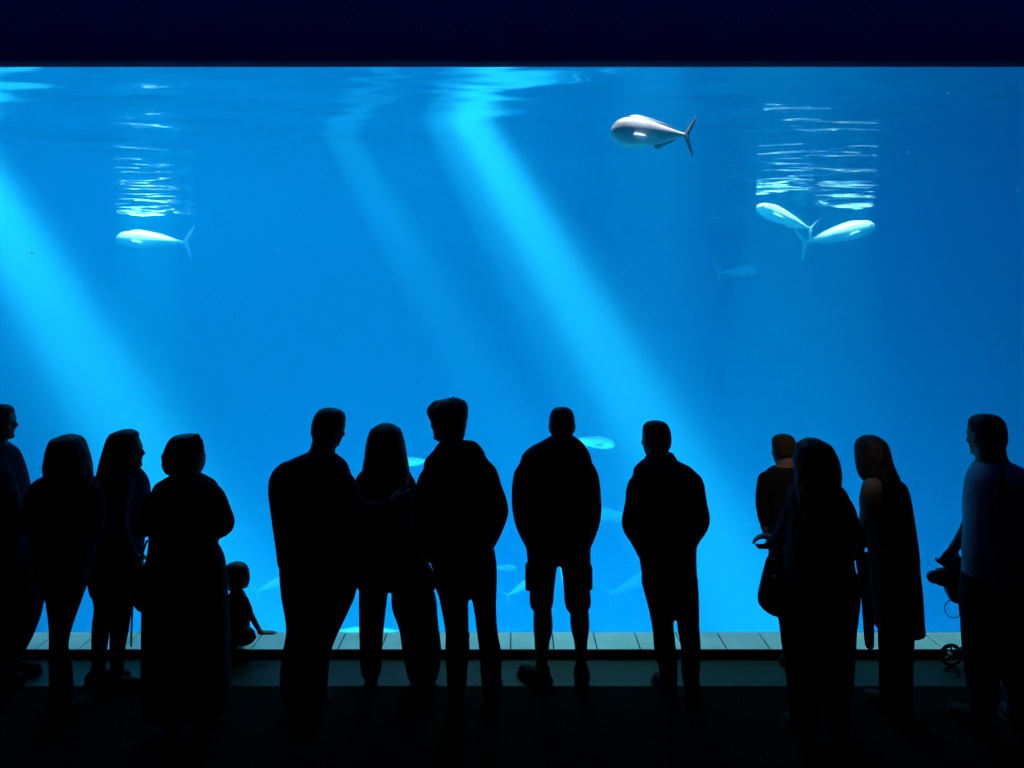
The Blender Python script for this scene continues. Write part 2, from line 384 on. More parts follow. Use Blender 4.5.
def add_hand(bm, W, d, n, size=0.18, curl=0.5, side=1):
    """palm, four unequal bent fingers and a thumb leaving the side of the palm; d = towards fingertips, n = out of the palm"""
    d = d.normalized(); n = (n - d * n.dot(d)).normalized(); s = d.cross(n) * side
    k = size / 0.18
    A = lambda a, b, c: W + (d * a + s * b + n * c) * k
    for b in (-.026, -.009, .009, .026):
        tube(bm, [(*A(-.005, b * .6, 0), .015*k), (*A(.04, b * .9, 0), .0145*k), (*A(.082, b, .0), .0125*k)], 10)
    for b, L in ((-.031, .058), (-.0105, .074), (.0105, .08), (.031, .072)):
        p = A(.084, b, 0); pts = [(*p, .0098*k)]; ang = 0.0; a_, c_ = .084, 0.0
        for q, f in enumerate((.42, .33, .25)):
            ang += curl * (0.65, 1.0, 0.8)[q]; a_ += L * f * math.cos(ang); c_ += L * f * math.sin(ang)
            pts.append((*A(a_, b * 1.04, c_), (.0092, .0086, .0075)[q] * k))
        tube(bm, pts, 8)
    tube(bm, [(*A(.012, .026, .006), .0155*k), (*A(.04, .046, .016), .0125*k), (*A(.064, .052, .030), .0105*k), (*A(.084, .048, .040), .0088*k)], 8)

class Px:
    """a person's own frame: pixel column/row at the person's distance -> metres from the feet"""
    def __init__(s, Y, u0): s.Y, s.x0 = Y, (u0 - CX) * Y / F
    def p(s, u, v, dy=0.0): Yd = s.Y + dy; return Vector(((u - CX) * Yd / F - s.x0, dy, CAMZ - (v - HZ) * Yd / F))
    def r(s, hw, dy=0.0): return hw * (s.Y + dy) / F
    def chain(s, pts, n=4, shrink=0.0):
        q = [(*s.p(u, v, dy), max(s.r(hw, dy) - shrink, 0.012)) for u, v, dy, hw in pts]
        return catmull(q, n)
    def rings(s, rg, n=4, shrink=0.0):
        q = []
        for t in rg:
            v, uL, uR, d = t[:4]; dy = t[4] if len(t) > 4 else 0.0
            a, b = s.p(uL, v, dy), s.p(uR, v, dy)
            q.append(((a.x + b.x) / 2, dy, a.z, max((b.x - a.x) / 2 - shrink, .01), max(d - shrink, .01)))
        return catmull(q, n)
def cloth(name, col, var=None, bump=0.5): return mat(name, col, 0.92, 0.05, var=var, vscale=6, bump=bump, bscale=90)
M_skin = mat('skin', (0.20, 0.115, 0.08), 0.65, 0.15, var=(0.23, 0.13, 0.09), vscale=10)
K_black = cloth('black_cotton', (0.007, 0.007, 0.009), (0.010, 0.010, 0.012))
K_navy = cloth('navy_cloth', (0.008, 0.010, 0.022), (0.011, 0.013, 0.028))
K_char = cloth('charcoal_wool', (0.012, 0.012, 0.013), (0.017, 0.017, 0.018))
K_denim = cloth('dark_denim', (0.010, 0.014, 0.028), (0.014, 0.019, 0.036))
K_brown = cloth('dark_brown_cloth', (0.014, 0.010, 0.008), (0.019, 0.014, 0.011))
K_blue = cloth('blue_grey_shirt_cotton', (0.30, 0.34, 0.44), (0.36, 0.40, 0.50))
K_lit_sleeve = cloth('lit_sleeve_knit', (0.12, 0.12, 0.10), (0.15, 0.145, 0.12))  # paler than the cardigan: light on the arm put into the colour
K_shoe = mat('black_shoe_leather', (0.007, 0.007, 0.008), 0.8, 0.04, var=(0.010, 0.010, 0.011))
K_sole = mat('pale_rubber_sole', (0.45, 0.47, 0.48), 0.6, 0.3, var=(0.5, 0.52, 0.53))
H_black = mat('black_hair', (0.006, 0.005, 0.005), 0.6, 0.15, var=(0.010, 0.008, 0.007), vscale=14, bump=0.6, bscale=120)
H_brown = mat('brown_hair', (0.022, 0.019, 0.006), 0.7, 0.1, var=(0.034, 0.028, 0.009), vscale=14, bump=0.6, bscale=120)

def shoe(parent, A, ang, m=None, sole=None, L=0.27):
    """A = ankle in the person's frame, ang = where the toe points (0 = straight at the window, + = outwards to the right)"""
    M = Matrix.Translation((A.x, A.y, 0)) @ Matrix.Rotation(R(-ang), 4, 'Z')
    bm = bmesh.new(); k = L / 0.27
    for t in ([(0, -.055, .05, .036), (0, -.01, .062, .046), (0, .05, .052, .045), (0, .11, .042, .044), (0, .165, .036, .036)],
              [(0, -.01, .062, .046), (0, -.012, .10, .046)]):
        tube(bm, [(*(M @ (Vector(p[:3]) * k)), p[3] * k) for p in t], 12)
    for v in bm.verts: v.co.z = max(v.co.z, 0.012)
    so = solid('shoe', bm, m or K_shoe, parent, 0.009, 2)
    bm = bmesh.new(); pl = [(-.035, -.09), (.035, -.09), (.04, -.02), (.043, .06), (.05, .13), (.035, .195), (0, .208), (-.035, .195), (-.05, .13), (-.043, .06), (-.04, -.02)]
    a = [bm.verts.new(M @ Vector((x*k, y*k, 0.001))) for x, y in pl]; b = [bm.verts.new(M @ Vector((x*k, y*k, 0.024))) for x, y in pl]
    bm.faces.new(a); bm.faces.new(b[::-1])
    for i in range(len(pl)): bm.faces.new((a[i], a[(i+1) % len(pl)], b[(i+1) % len(pl)], b[i]))
    obj('sole', bm, sole or K_shoe, so, smooth=False)
    return so

def locks(bm, rg, n, seed):
    """wavy strands over the hair, running down from the parting and ending unevenly"""
    rr = random.Random(seed)
    for k in range(n):
        a = 2 * math.pi * (k + rr.uniform(-.3, .3)) / n; ph = rr.uniform(0, 6.28); w = rr.uniform(.05, .09)
        end = len(rg) - 1 - rr.randint(0, 3); pts = []
        for i in range(6, end + 1, 2):
            cx, cy_, z, rx, ry = rg[i]; b = a + w * math.sin(i * .75 + ph)
            pts.append((cx + rx * 0.97 * math.cos(b), cy_ + ry * 0.97 * math.sin(b), z, 0.012 if i < end - 2 else 0.009))
        if len(pts) > 2:
            x, y, z, r = pts[-1]; pts.append((x + rr.uniform(-.008, .008), y, z - rr.uniform(.01, .03), .005))
            tube(bm, pts, 8)
def person(label, Y, u0, head, torso, arms, hips=None, legs=(), top=None, bottom=None, top_name='shirt', bottom_name='trousers', hair=None, hair_m=None,
           skirt=None, feet=(0, 0), bare=None, extras=(), neck_hw=11, group='visitors standing at the window', shoe_m=None, sole=None, ground=True, shoe_L=0.27, hood=None, voxel=0.0085, locks_n=22):
    q = Px(Y, u0); root = empty('person', (q.x0, Y, 0))
    tag(root, label, 'person', group)
    u, vt, yaw, pitch, roll, h = head[:6]; hdy = head[6] if len(head) > 6 else 0.03
    c = q.p(u, vt, hdy); c.z -= h * 0.5 * math.cos(R(pitch))
    M = Matrix.Translation(c) @ Matrix.Rotation(R(-yaw), 4, 'Z') @ Matrix.Rotation(R(-pitch), 4, 'X') @ Matrix.Rotation(R(roll), 4, 'Y')
    body = bmesh.new()
    add_head(body, M, h)
    nb = M @ Vector((0, -.055*h*2, -.28*h)); tr = q.rings(torso)
    t0 = tr[0]; nk = Vector((t0[0], t0[1], t0[2] - 0.04)); rn = q.r(neck_hw)
    tube(body, [(*nb, rn * .95), (*((nb + nk) / 2), rn * .95), (*nk, rn * 1.2)], 14)
    loft(body, q.rings(torso, 4, 0.016))
    legs_c = [q.chain(l, 4) for l in legs]
    ankles = []
    lb = [q.chain(l, 4) for l in bare] if bare else [q.chain(l, 4, 0.014) for l in legs]
    for l in lb:
        tube(body, l); a = Vector(l[-1][:3]); ankles.append(a)
    if hips: loft(body, q.rings(hips, 4, 0.018))
    tb = bmesh.new(); loft(tb, tr)
    for a in arms:
        pts = a['pts']; full = q.chain(pts, 4, 0.0); n = a.get('sleeve', len(pts))
        w = (n - 1) * 4 + 1
        inner = [(x, y, z, max(r - (0.012 if i < w else 0.0), 0.02)) for i, (x, y, z, r) in enumerate(full)]
        tube(body, inner); tube(tb, full[:w] if n < len(pts) else full[:-1])
        d = Vector(a['dir']) if 'dir' in a else Vector(full[-1][:3]) - Vector(full[-3][:3])
        add_hand(body, Vector(full[-1][:3]), d, Vector(a.get('palm', (0, 1, 0))), a.get('size', .175), a.get('curl', .45), a.get('side', 1))
    if ground:
        for a, f in zip(ankles, feet):                      # the foot inside the shoe
            Mf = Matrix.Translation((a.x, a.y, 0)) @ Matrix.Rotation(R(-f), 4, 'Z')
            tube(body, [(*(Mf @ Vector(p)), r) for p, r in (((0, -.04, .05), .03), ((0, .04, .05), .034), ((0, .12, .038), .026))], 10)
            tube(body, [(*a, .034), (*(Mf @ Vector((0, 0, .055))), .034)], 10)
    solid('body', body, M_skin, root, voxel, 2)
    if hood: hood(tb, q)
    solid(top_name, tb, top or K_black, root, 0.011, 3)
    if bottom_name and (legs or hips):
        bb = bmesh.new()
        for l in legs_c: tube(bb, l if not bare else l)
        if hips: loft(bb, q.rings(hips))
        solid(bottom_name, bb, bottom or K_black, root, 0.011, 3)
    if skirt:
        nm, rg, m = skirt; sb = bmesh.new(); loft(sb, q.rings(rg)); solid(nm, sb, m, root, 0.013, 3)
    if hair is not None:
        hb = hair(M, h, q) if callable(hair) else None
        if hb is None:
            hb = bmesh.new(); loft(hb, q.rings(hair)); locks(hb, q.rings(hair), locks_n, int(u))
        solid('hair', hb, hair_m or H_black, root, 0.009, 2)
    if ground:
        for a, f in zip(ankles, feet): shoe(root, a, f, shoe_m, sole, shoe_L)
    for e in extras: e(root, q, M, h)
    return root
# ------------------------------------------------------------------ the visitors
def ank(Y): return HZ + (CAMZ - 0.085) * F / Y          # row of an ankle standing on the floor
SH = lambda **k: (lambda M, h, q: short_hair(M, h, **k))

# man in cargo shorts
Y = 5.12; A = ank(Y)
def cargo(root, q, M, h):
    for u, v in ((528, 577), (589, 576)):
        c = q.p(u, v, 0.02); b = bmesh.new(); bevbox(b, (c.x - .017, -.05, c.z - .07), (c.x + .017, .08, c.z + .08), .015); obj('cargo_pocket', b, K_char, root)
person('man in cargo shorts and jacket standing with hands in pockets, bare calves', Y, 560,
    (562, 408, 4, 4, 0, .232), [(436, 551, 574, .07), (442, 541, 582, .10), (450, 527, 588, .125), (462, 520, 592, .14), (495, 521, 594, .15), (525, 524, 592, .15), (548, 526, 591, .145), (556, 527, 590, .14)],
    [dict(pts=[(534, 465, 0, 9), (525, 475, 0, 11.3), (521.8, 500, 0, 10.5), (523.5, 520, .02, 9.5), (528, 535, .07, 8), (534, 548, .10, 7)], curl=.5),
     dict(pts=[(580, 465, 0, 9), (587, 475, 0, 11.3), (591, 500, 0, 10.5), (591, 518, .02, 10), (588, 534, .07, 8.2), (583, 548, .10, 7)], curl=.5, side=-1)],
    [(545, 527, 590, .14), (553, 526.5, 590.5, .145), (557, 527, 590.5, .13)],
    [[(542.8, 556, 0, 16), (542, 574, 0, 14.3), (541.8, 590, 0, 12.6), (541.5, 602, 0, 12.2)], [(575, 556, 0, 16), (576.5, 574, 0, 14.3), (577, 590, 0, 13.4), (577.8, 602, 0, 13.6)]],
    bare=[[(542, 570, 0, 11), (542.5, 604, 0, 9), (543, 626, 0, 10), (542, 645, 0, 7.5), (541.5, A, 0, 6)], [(577, 570, 0, 11), (579, 604, 0, 9.5), (580, 626, 0, 9.7), (581, 645, 0, 6.5), (581, A, 0, 5.5)]],
    top=K_char, top_name='jacket', bottom_name='shorts', hair=SH(vol=1.03), feet=(-38, 8), neck_hw=11.5, extras=(cargo,), shoe_L=.29)

# man in short sleeves
Y = 5.0; A = ank(Y)
def collar(u0, u1, v, d, name='collar', m=None):
    def f(root, q, M, h):
        b = bmesh.new(); loft(b, q.rings([(v - 5, u0 + 3, u1 - 3, d * .85), (v, u0, u1, d), (v + 6, u0 - 3, u1 + 3, d * 1.1)], 3)); solid(name, b, m or K_black, root, .008, 2)
    return f
person('man in a loose short-sleeved shirt and long trousers, hands in pockets', Y, 672,
    (655, 421.5, -28, 2, 0, .225), [(456, 648, 672, .07), (462, 641, 680, .10), (469, 634, 693, .12), (482, 633, 698, .135), (510, 636, 699, .14), (535, 638, 697, .14), (552, 639, 696, .135)],
    [dict(pts=[(648, 481, 0, 9), (639, 486, 0, 11.6), (635.5, 505, 0, 10.8), (633.5, 525, 0, 11.8), (637, 541, .05, 6.5), (645, 558, .09, 5.5)], sleeve=4, curl=.4),
     dict(pts=[(684, 480, 0, 9), (691.5, 483, 0, 11.8), (695.5, 502, 0, 11.2), (698, 522, 0, 11.8), (694, 539, .05, 6.5), (687, 556, .09, 5.5)], sleeve=4, curl=.4, side=-1)],
    [(545, 639, 696, .13), (562, 640, 696, .135), (580, 643, 697, .13), (590, 646, 697, .11)],
    [[(656, 580, 0, 15), (660.5, 606, 0, 12.6), (663, 628, 0, 10.8), (665, 648, 0, 11), (668, 668, 0, 9.5), (669, A, 0, 8.5)], [(684, 580, 0, 14), (687, 606, 0, 12.2), (688.5, 628, 0, 11), (690.8, 648, 0, 10), (690.5, 668, 0, 9.5), (691, A, 0, 8.5)]],
    top=K_navy, bottom=K_char, hair=SH(vol=1.04), feet=(-14, 16), extras=(collar(645, 676, 458, .085, m=K_navy),))

# hooded young man, arm round the woman
Y = 4.95; A = ank(Y)
def tufts(root, q, M, h):
    """loose ends standing out of the tousled hair"""
    hair = [o for o in root.children if o.name.startswith('hair')][0]
    b = bmesh.new()
    for (u0, v0), (u1, v1), dy in (((452, 402), (453.5, 397), .0), ((457, 403), (459.5, 400), -.02), ((445, 403), (442.5, 400.5), .02), ((437, 407), (434, 404.5), .04), ((433, 411), (428.5, 411.5), .05), ((433, 415), (429.5, 418), .05), ((464, 407), (466, 405.5), -.02)):
        tube(b, [(*q.p(u0, v0, dy), .022), (*q.p((u0+u1)/2, (v0+v1)/2, dy), .016), (*q.p(u1, v1, dy), .005)], 8)
    obj('tuft', b, H_black, hair)
def hoodie(tb, q):
    loft(tb, q.rings([(441, 441, 474, .05, -.07), (446, 436, 480, .085, -.06), (456, 432, 486, .10, -.05), (466, 438, 484, .08, -.06)], 3))
person('tall young man in a hooded top with tousled hair, face turned left', Y, 462,
    (446.8, 402, -60, 2, 0, .25), [(447, 437, 470, .08), (454, 430, 483, .11), (463, 424, 489, .13), (485, 424, 492, .135), (515, 427, 493, .14), (545, 431, 494, .14), (560, 436, 494, .135)],
    [dict(pts=[(478, 466, 0, 9), (485.5, 473, 0, 11.5), (491, 489, -.02, 11.5), (498, 508, -.02, 10.6), (496, 523, .05, 9.5), (488, 546, .11, 7)], curl=.4, side=-1),
     dict(pts=[(440, 470, 0, 9), (430, 479, 0, 11.5), (424, 500, .01, 10.5), (424, 522, .02, 10), (428, 542, .05, 9.5), (434, 558, .09, 8)], curl=.4)],
    [(550, 432, 495, .13), (568, 433, 497, .135), (584, 435, 497, .125), (592, 437, 496, .10)],
    [[(451, 578, 0, 16), (454.5, 604, 0, 14), (457, 630, 0, 12), (457.5, 650, 0, 12.5), (457, 668, 0, 11), (457, A, 0, 10)], [(483, 582, 0, 14.5), (485, 608, 0, 11.5), (487.5, 634, 0, 10.5), (490, 650, 0, 11), (491, 668, 0, 11), (491, A, 0, 10)]],
    top=K_black, top_name='hoodie', bottom=K_denim, hair=[(398, 450, 459, .035, .0), (400.5, 439, 463, .075, .01), (404, 432, 466, .10, .015), (410, 427.5, 467.5, .118, .01), (416, 429, 467, .118, .0), (422, 432.5, 466, .11, -.02), (430, 437, 464.5, .09, -.04), (437, 443, 463, .06, -.055), (442, 448, 461.5, .03, -.06)], locks_n=12, extras=(tufts,), feet=(-8, 12), hood=hoodie)

# woman between the two men
Y = 5.16; A = ank(Y)
person('woman with long straight hair standing between two men, legs apart in wide trousers', Y, 388,
    (385.5, 427.5, 0, 2, 0, .215), [(462, 376, 396, .06), (468, 366, 405, .085), (476, 357, 412, .10), (492, 354, 414, .11), (520, 353, 415, .105), (545, 352, 420, .115), (560, 353, 426, .12)],
    [dict(pts=[(363, 484, .02, 8), (363, 505, .06, 7.5), (366, 526, .10, 7), (372, 542, .14, 6)], curl=.4),
     dict(pts=[(408, 484, .02, 8), (411, 505, .06, 8), (412, 526, .08, 8), (408, 544, .12, 7)], curl=.4, side=-1)],
    [(548, 353, 418, .115), (565, 354, 430, .12), (580, 356, 436, .12), (588, 357, 437, .10)],
    [[(375, 576, 0, 15.5), (373, 600, 0, 14.2), (371.5, 628, 0, 12.5), (371, 650, 0, 11.3), (371, 664, 0, 11), (371, A, 0, 10.5)], [(407, 576, 0, 16), (413.5, 600, 0, 22.5), (418.5, 624, 0, 20), (422, 650, 0, 19.5), (423, 664, 0, 18), (423, A, 0, 17)]],
    top=K_black, top_name='sweater', bottom=K_black, feet=(-6, 10), neck_hw=9, shoe_L=.25,
    hair=[(423.5, 381, 390, .04, .0), (427, 374, 397, .08, .0), (434, 369.5, 401.5, .105, .0), (446, 366.5, 404.5, .112, -.005), (458, 365, 406.5, .10, -.02), (470, 363, 408.5, .07, -.06), (485, 365, 407, .05, -.09), (498, 370, 402, .03, -.10)])

# man with his arm round her
Y = 4.8; A = ank(Y)
person('broad man in a long-sleeved top, arm round the long-haired woman', Y, 312,
    (330, 409, 32, 4, 10, .24), [(452, 309, 333, .08), (456.5, 298, 338, .11), (463, 286, 346, .13), (478, 282, 351, .145), (510, 282, 353, .15), (540, 281, 354, .15), (560, 281, 354, .145)],
    [dict(pts=[(299, 472, 0, 11), (288, 474, 0, 13), (281.5, 486, 0, 13.3), (282.3, 516, 0, 11), (285, 546, .02, 9.5), (285.5, 566, .04, 8)], curl=.35),
     dict(pts=[(344, 484, -.03, 12), (352, 500, -.06, 10), (366, 510, -.06, 9), (382, 508, -.03, 7.5), (392, 504, -.01, 6.5)], curl=.5, palm=(0, 1, 0), side=1)],
    [(550, 280, 354, .14), (570, 280, 357, .145), (588, 281, 357, .13), (598, 284, 354, .11)],
    [[(301, 592, 0, 20), (303, 614, 0, 18), (303, 632, 0, 16.5), (301, 650, 0, 17.5), (297, 674, 0, 17), (296, A, 0, 15)], [(337, 592, 0, 19), (328, 614, 0, 18), (321, 632, 0, 16.5), (316, 650, 0, 15.5), (314, 674, 0, 14.5), (314, A, 0, 13)]],
    top=K_navy, top_name='long_sleeved_top', bottom=K_black, hair=SH(vol=1.05), feet=(-22, 6), neck_hw=13, shoe_L=.29)

# woman in the long dress
def loose_curls(root, q, M, h):
    hair = [o for o in root.children if o.name.startswith('hair')][0]
    for cl in (((166.5, 466, -.03, .022), (168, 471, -.04, .016), (165, 457, -.02, .020)), ((197, 438, -.02, .018), (200, 443, -.02, .018), (201, 448, -.02, .018))):
        b = bmesh.new()
        for u, v, dy, r in cl: ball(b, q.p(u, v, dy), (r, r * 1.4, r * 1.5))
        solid('loose_curl', b, H_black, hair, .006, 1)

Y = 4.55; A = ank(Y)
person('large woman in a long dark dress, elbow stuck out, beside the sitting child', Y, 186,
    (184.5, 438, -4, 6, 0, .225), [(474, 172, 199, .08), (479, 164, 208, .11), (486, 155, 216, .14), (506, 152, 220, .16), (528, 152, 217, .165), (545, 151, 216, .165), (560, 149, 219, .17)],
    [dict(pts=[(203, 493, 0, 10), (212, 496, 0, 11.8), (219, 511, 0, 11.5), (223, 525, .03, 11), (210, 531, .17, 8), (196, 528, .24, 6.5)], curl=.5, side=-1),
     dict(pts=[(166, 496, 0, 10), (157, 501, 0, 11.5), (151, 514, .02, 11), (147, 526, .06, 10), (143, 531, .17, 6.5), (141, 529, .25, 5.5)], curl=.5)],
    [], [[(172, 600, 0, 16), (172, 650, 0, 12), (172, A, 0, 8)], [(202, 600, 0, 16), (202, 650, 0, 12), (202, A, 0, 8)]], bottom_name=None,
    skirt=('dress_skirt', [(548, 151, 217, .165), (562, 148, 223, .18), (585, 146, 225, .19), (615, 145, 227, .20), (650, 145, 228, .205), (685, 145, 228, .21), (708, 144, 229, .21)], K_black),
    top=K_black, top_name='dress_bodice', hair=[(434.6, 185, 191, .02), (435.8, 179, 195, .06), (439, 172.5, 198, .09), (446, 168.5, 200, .11), (455, 165.5, 202.5, .115), (463, 164.5, 203, .11), (470, 166.5, 200.5, .09), (475, 174, 197, .06)], feet=(-10, 10), neck_hw=12, extras=(loose_curls,))

# woman in profile
Y = 5.1; A = ank(Y)
person('woman in profile facing right with long hair down her back and slim trousers', Y, 112,
    (128, 434, 88, -2, 0, .222, 0), [(464, 113, 134, .07), (470, 106, 140, .09), (480, 101, 146, .13), (495, 100, 148, .15), (520, 99, 144, .14), (545, 97, 142, .14), (560, 93, 139, .15)],
    [dict(pts=[(124, 484, -.13, 9.5), (121, 505, -.16, 8.5), (120, 528, -.15, 8), (128, 546, -.12, 6), (133, 557, -.08, 5)], dir=(.4, .3, -.8), curl=.6),
     dict(pts=[(126, 484, .13, 9.5), (124, 505, .15, 8.5), (124, 528, .15, 8), (130, 543, .10, 6), (135, 553, .08, 5)], dir=(.3, -.2, -.8), curl=.5)],
    [(548, 95, 141, .14), (565, 91, 138, .15), (582, 91, 135, .14), (594, 93, 132, .12)],
    [[(104, 586, .05, 14), (104, 606, .05, 9.5), (101, 628, .05, 8.7), (99.5, 648, .05, 7.5), (99, 664, .05, 6.5), (99, A, .05, 6)], [(120, 586, -.05, 13), (121, 606, -.05, 10.5), (119.5, 628, -.05, 9.2), (117.5, 648, -.05, 7.5), (117, 664, -.05, 6.5), (117, A, -.05, 6)]],
    top=K_navy, top_name='jacket', bottom=K_black, feet=(70, 82), neck_hw=9, shoe_L=.25,
    hair=[(429.5, 122, 131, .035, 0), (432, 115, 135.5, .07, 0), (437, 110, 137, .085, 0), (444, 107, 136, .09, 0), (454, 104, 133.5, .088, 0), (464, 101, 132, .085, 0), (474, 99, 128, .09, 0), (490, 98, 120, .085, 0), (505, 99, 114, .06, 0), (516, 101, 109, .03, 0)])

# woman second from the left
Y = 4.7; A = ank(Y)
person('woman second from the left edge, seen from behind with rounded shoulder-length hair', Y, 62,
    (67.5, 439, 2, 4, 0, .22), [(470, 56, 80, .07), (475, 46, 89, .09), (482, 34, 97, .11), (495, 30, 99, .125), (520, 32, 97, .125), (545, 34, 95, .125), (560, 34, 93, .13)],
    [dict(pts=[(41, 489, 0, 9), (36, 496, 0, 10), (33, 508, -.01, 9.5), (34, 528, .02, 8.5), (41, 545, .07, 7), (50, 552, .11, 6)], curl=.5),
     dict(pts=[(89, 489, 0, 9), (94, 496, 0, 10), (96, 512, 0, 9.5), (95, 528, .02, 8.5), (88, 545, .07, 7), (78, 552, .11, 6)], curl=.5, side=-1)],
    [(550, 34, 94, .125), (566, 38, 90, .135), (582, 42, 85, .125), (594, 45, 81, .11)],
    [[(57, 588, 0, 12.5), (57, 608, 0, 9.5), (57, 628, 0, 7.5), (56.5, 648, 0, 7), (56, 668, 0, 6.5), (56, A, 0, 6.3)], [(73, 584, .02, 13.5), (69.5, 604, .02, 10), (64.5, 628, .02, 7), (61.5, 648, .02, 6.5), (66, 668, .02, 6), (68, A, .02, 6)]],
    top=K_char, top_name='sweater', bottom=K_denim, feet=(-6, 10), neck_hw=10, shoe_L=.25,
    hair=[(434.5, 64, 71, .04, 0), (437, 57.5, 77, .08, 0), (442, 52.5, 81.5, .105, 0), (451, 49, 85.5, .11, -.005), (462, 46, 89, .105, -.015), (470, 45, 91, .09, -.035), (480, 46, 91, .06, -.07), (490, 50, 87, .035, -.09)])

# man at the left edge
Y = 5.2; A = ank(Y)
person('man in profile facing right, cut off by the left edge of the frame', Y, 2,
    (0.5, 405, 84, 2, 0, .225, 0), [(441, -14, 2, .08), (446, -20, 7, .12), (455, -24, 14, .17), (475, -26, 21, .19), (500, -26, 26, .19), (540, -24, 32, .18), (565, -23, 35, .18)],
    [dict(pts=[(-2, 466, -.15, 10), (5, 487, -.21, 11.5), (11, 508, -.22, 10.5), (26, 524, -.17, 8.5), (36, 530, -.12, 6.5)], dir=(1, .2, .1), palm=(0, 0, 1), curl=.5),
     dict(pts=[(-2, 466, .15, 10), (5, 487, .20, 11.5), (12, 508, .20, 10.5), (26, 522, .15, 8.5), (36, 528, .12, 6.5)], dir=(1, -.2, .1), palm=(0, 0, 1), curl=.5)],
    [(555, -22, 36, .17), (580, -22, 42, .17), (600, -20, 42, .16), (612, -16, 38, .14)],
    [[(29, 596, .06, 14.5), (26, 614, .06, 14), (20, 632, .06, 13), (12, 650, .06, 12), (8, 668, .06, 10.5), (8, A, .06, 9.5)], [(2, 600, -.06, 17), (-3, 626, -.06, 14), (-6, 650, -.06, 11.5), (-8, 668, -.06, 10), (-8, A, -.06, 9)]],
    top=K_navy, top_name='coat', bottom=K_black, hair=SH(vol=1.04), feet=(80, 86), neck_hw=11)

# youth close to the window
Y = 5.3; A = ank(Y)
person('youth with short brown hair, half hidden behind the woman with the handbag', Y, 783,
    (783, 435, -14, 6, 0, .205), [(466, 774, 794, .06), (470, 768, 800, .085), (477, 762, 806, .10), (490, 763, 807, .115), (515, 766, 805, .115), (540, 769, 803, .115), (560, 770, 803, .115)],
    [dict(pts=[(766, 480, 0, 8.5), (763, 500, 0, 7.5), (765, 520, .01, 6.5), (771, 538, .08, 5.5), (778, 548, .14, 4.8)], sleeve=3, curl=.5, size=.16),
     dict(pts=[(804, 480, 0, 8.5), (807, 500, 0, 7.5), (806, 520, .01, 6.5), (800, 538, .08, 5.5), (793, 548, .14, 4.8)], sleeve=3, curl=.5, side=-1, size=.16)],
    [(550, 770, 803, .11), (570, 770, 806, .115), (586, 772, 808, .10)],
    [[(785, 580, 0, 11), (789, 606, 0, 9.5), (793, 636, 0, 8.5), (795, A, 0, 7)], [(803, 580, 0, 11), (808, 606, 0, 9.5), (812, 636, 0, 8.5), (815, A, 0, 7)]],
    top=K_black, top_name='tee_shirt', bottom=K_denim, hair=SH(vol=1.05, back=-.14), hair_m=H_brown, feet=(-6, 10), neck_hw=8.5, shoe_L=.25)

# woman with the handbag
Y = 4.5; A = ank(Y)
person('large woman with long dark hair holding a phone, handbag at her hip', Y, 818,
    (814.5, 443, -26, 8, 0, .225), [(478, 801, 830, .08), (484, 795, 838, .11), (493, 790, 846, .14), (512, 789, 850, .155), (535, 789, 849, .155), (560, 786, 852, .165), (580, 783, 854, .17)],
    [dict(pts=[(832, 499, 0, 11), (841, 508, 0, 12.5), (847, 524, .0, 12), (847.5, 537, .04, 10.5), (828, 546, .22, 8.5), (808, 549, .34, 7), (788, 551, .36, 6.5)], dir=(-1, .1, .05), palm=(0, 0, 1), curl=.55, side=-1),
     dict(pts=[(802, 500, .02, 11), (795, 512, .06, 12), (788, 526, .14, 10.5), (782, 533, .27, 8), (777, 537, .33, 6.5)], dir=(-1, .25, .0), palm=(0, 0, -1), curl=.45, side=1)],
    [(570, 783, 855, .165), (592, 780, 858, .17), (612, 778, 857, .155), (624, 780, 856, .14)],
    [[(799, 612, 0, 20.5), (800, 640, 0, 18.5), (802, 668, 0, 16.5), (803, 700, 0, 14.5), (803, A, 0, 13)], [(836, 612, 0, 20.5), (836.5, 640, 0, 19), (837, 668, 0, 17), (837, 700, 0, 15), (837, A, 0, 13)]],
    top=K_char, top_name='cardigan', bottom=K_black, feet=(-8, 10), neck_hw=11,
    hair=[(438.5, 807, 818, .045, .0), (442, 801, 825, .08, .0), (449, 797, 831.5, .11, .0), (460, 795.5, 837, .12, -.01), (472, 796, 839.5, .115, -.02), (484, 797, 840, .09, -.05), (498, 799, 838, .06, -.10), (514, 803, 834, .04, -.125), (526, 808, 828, .025, -.13)])

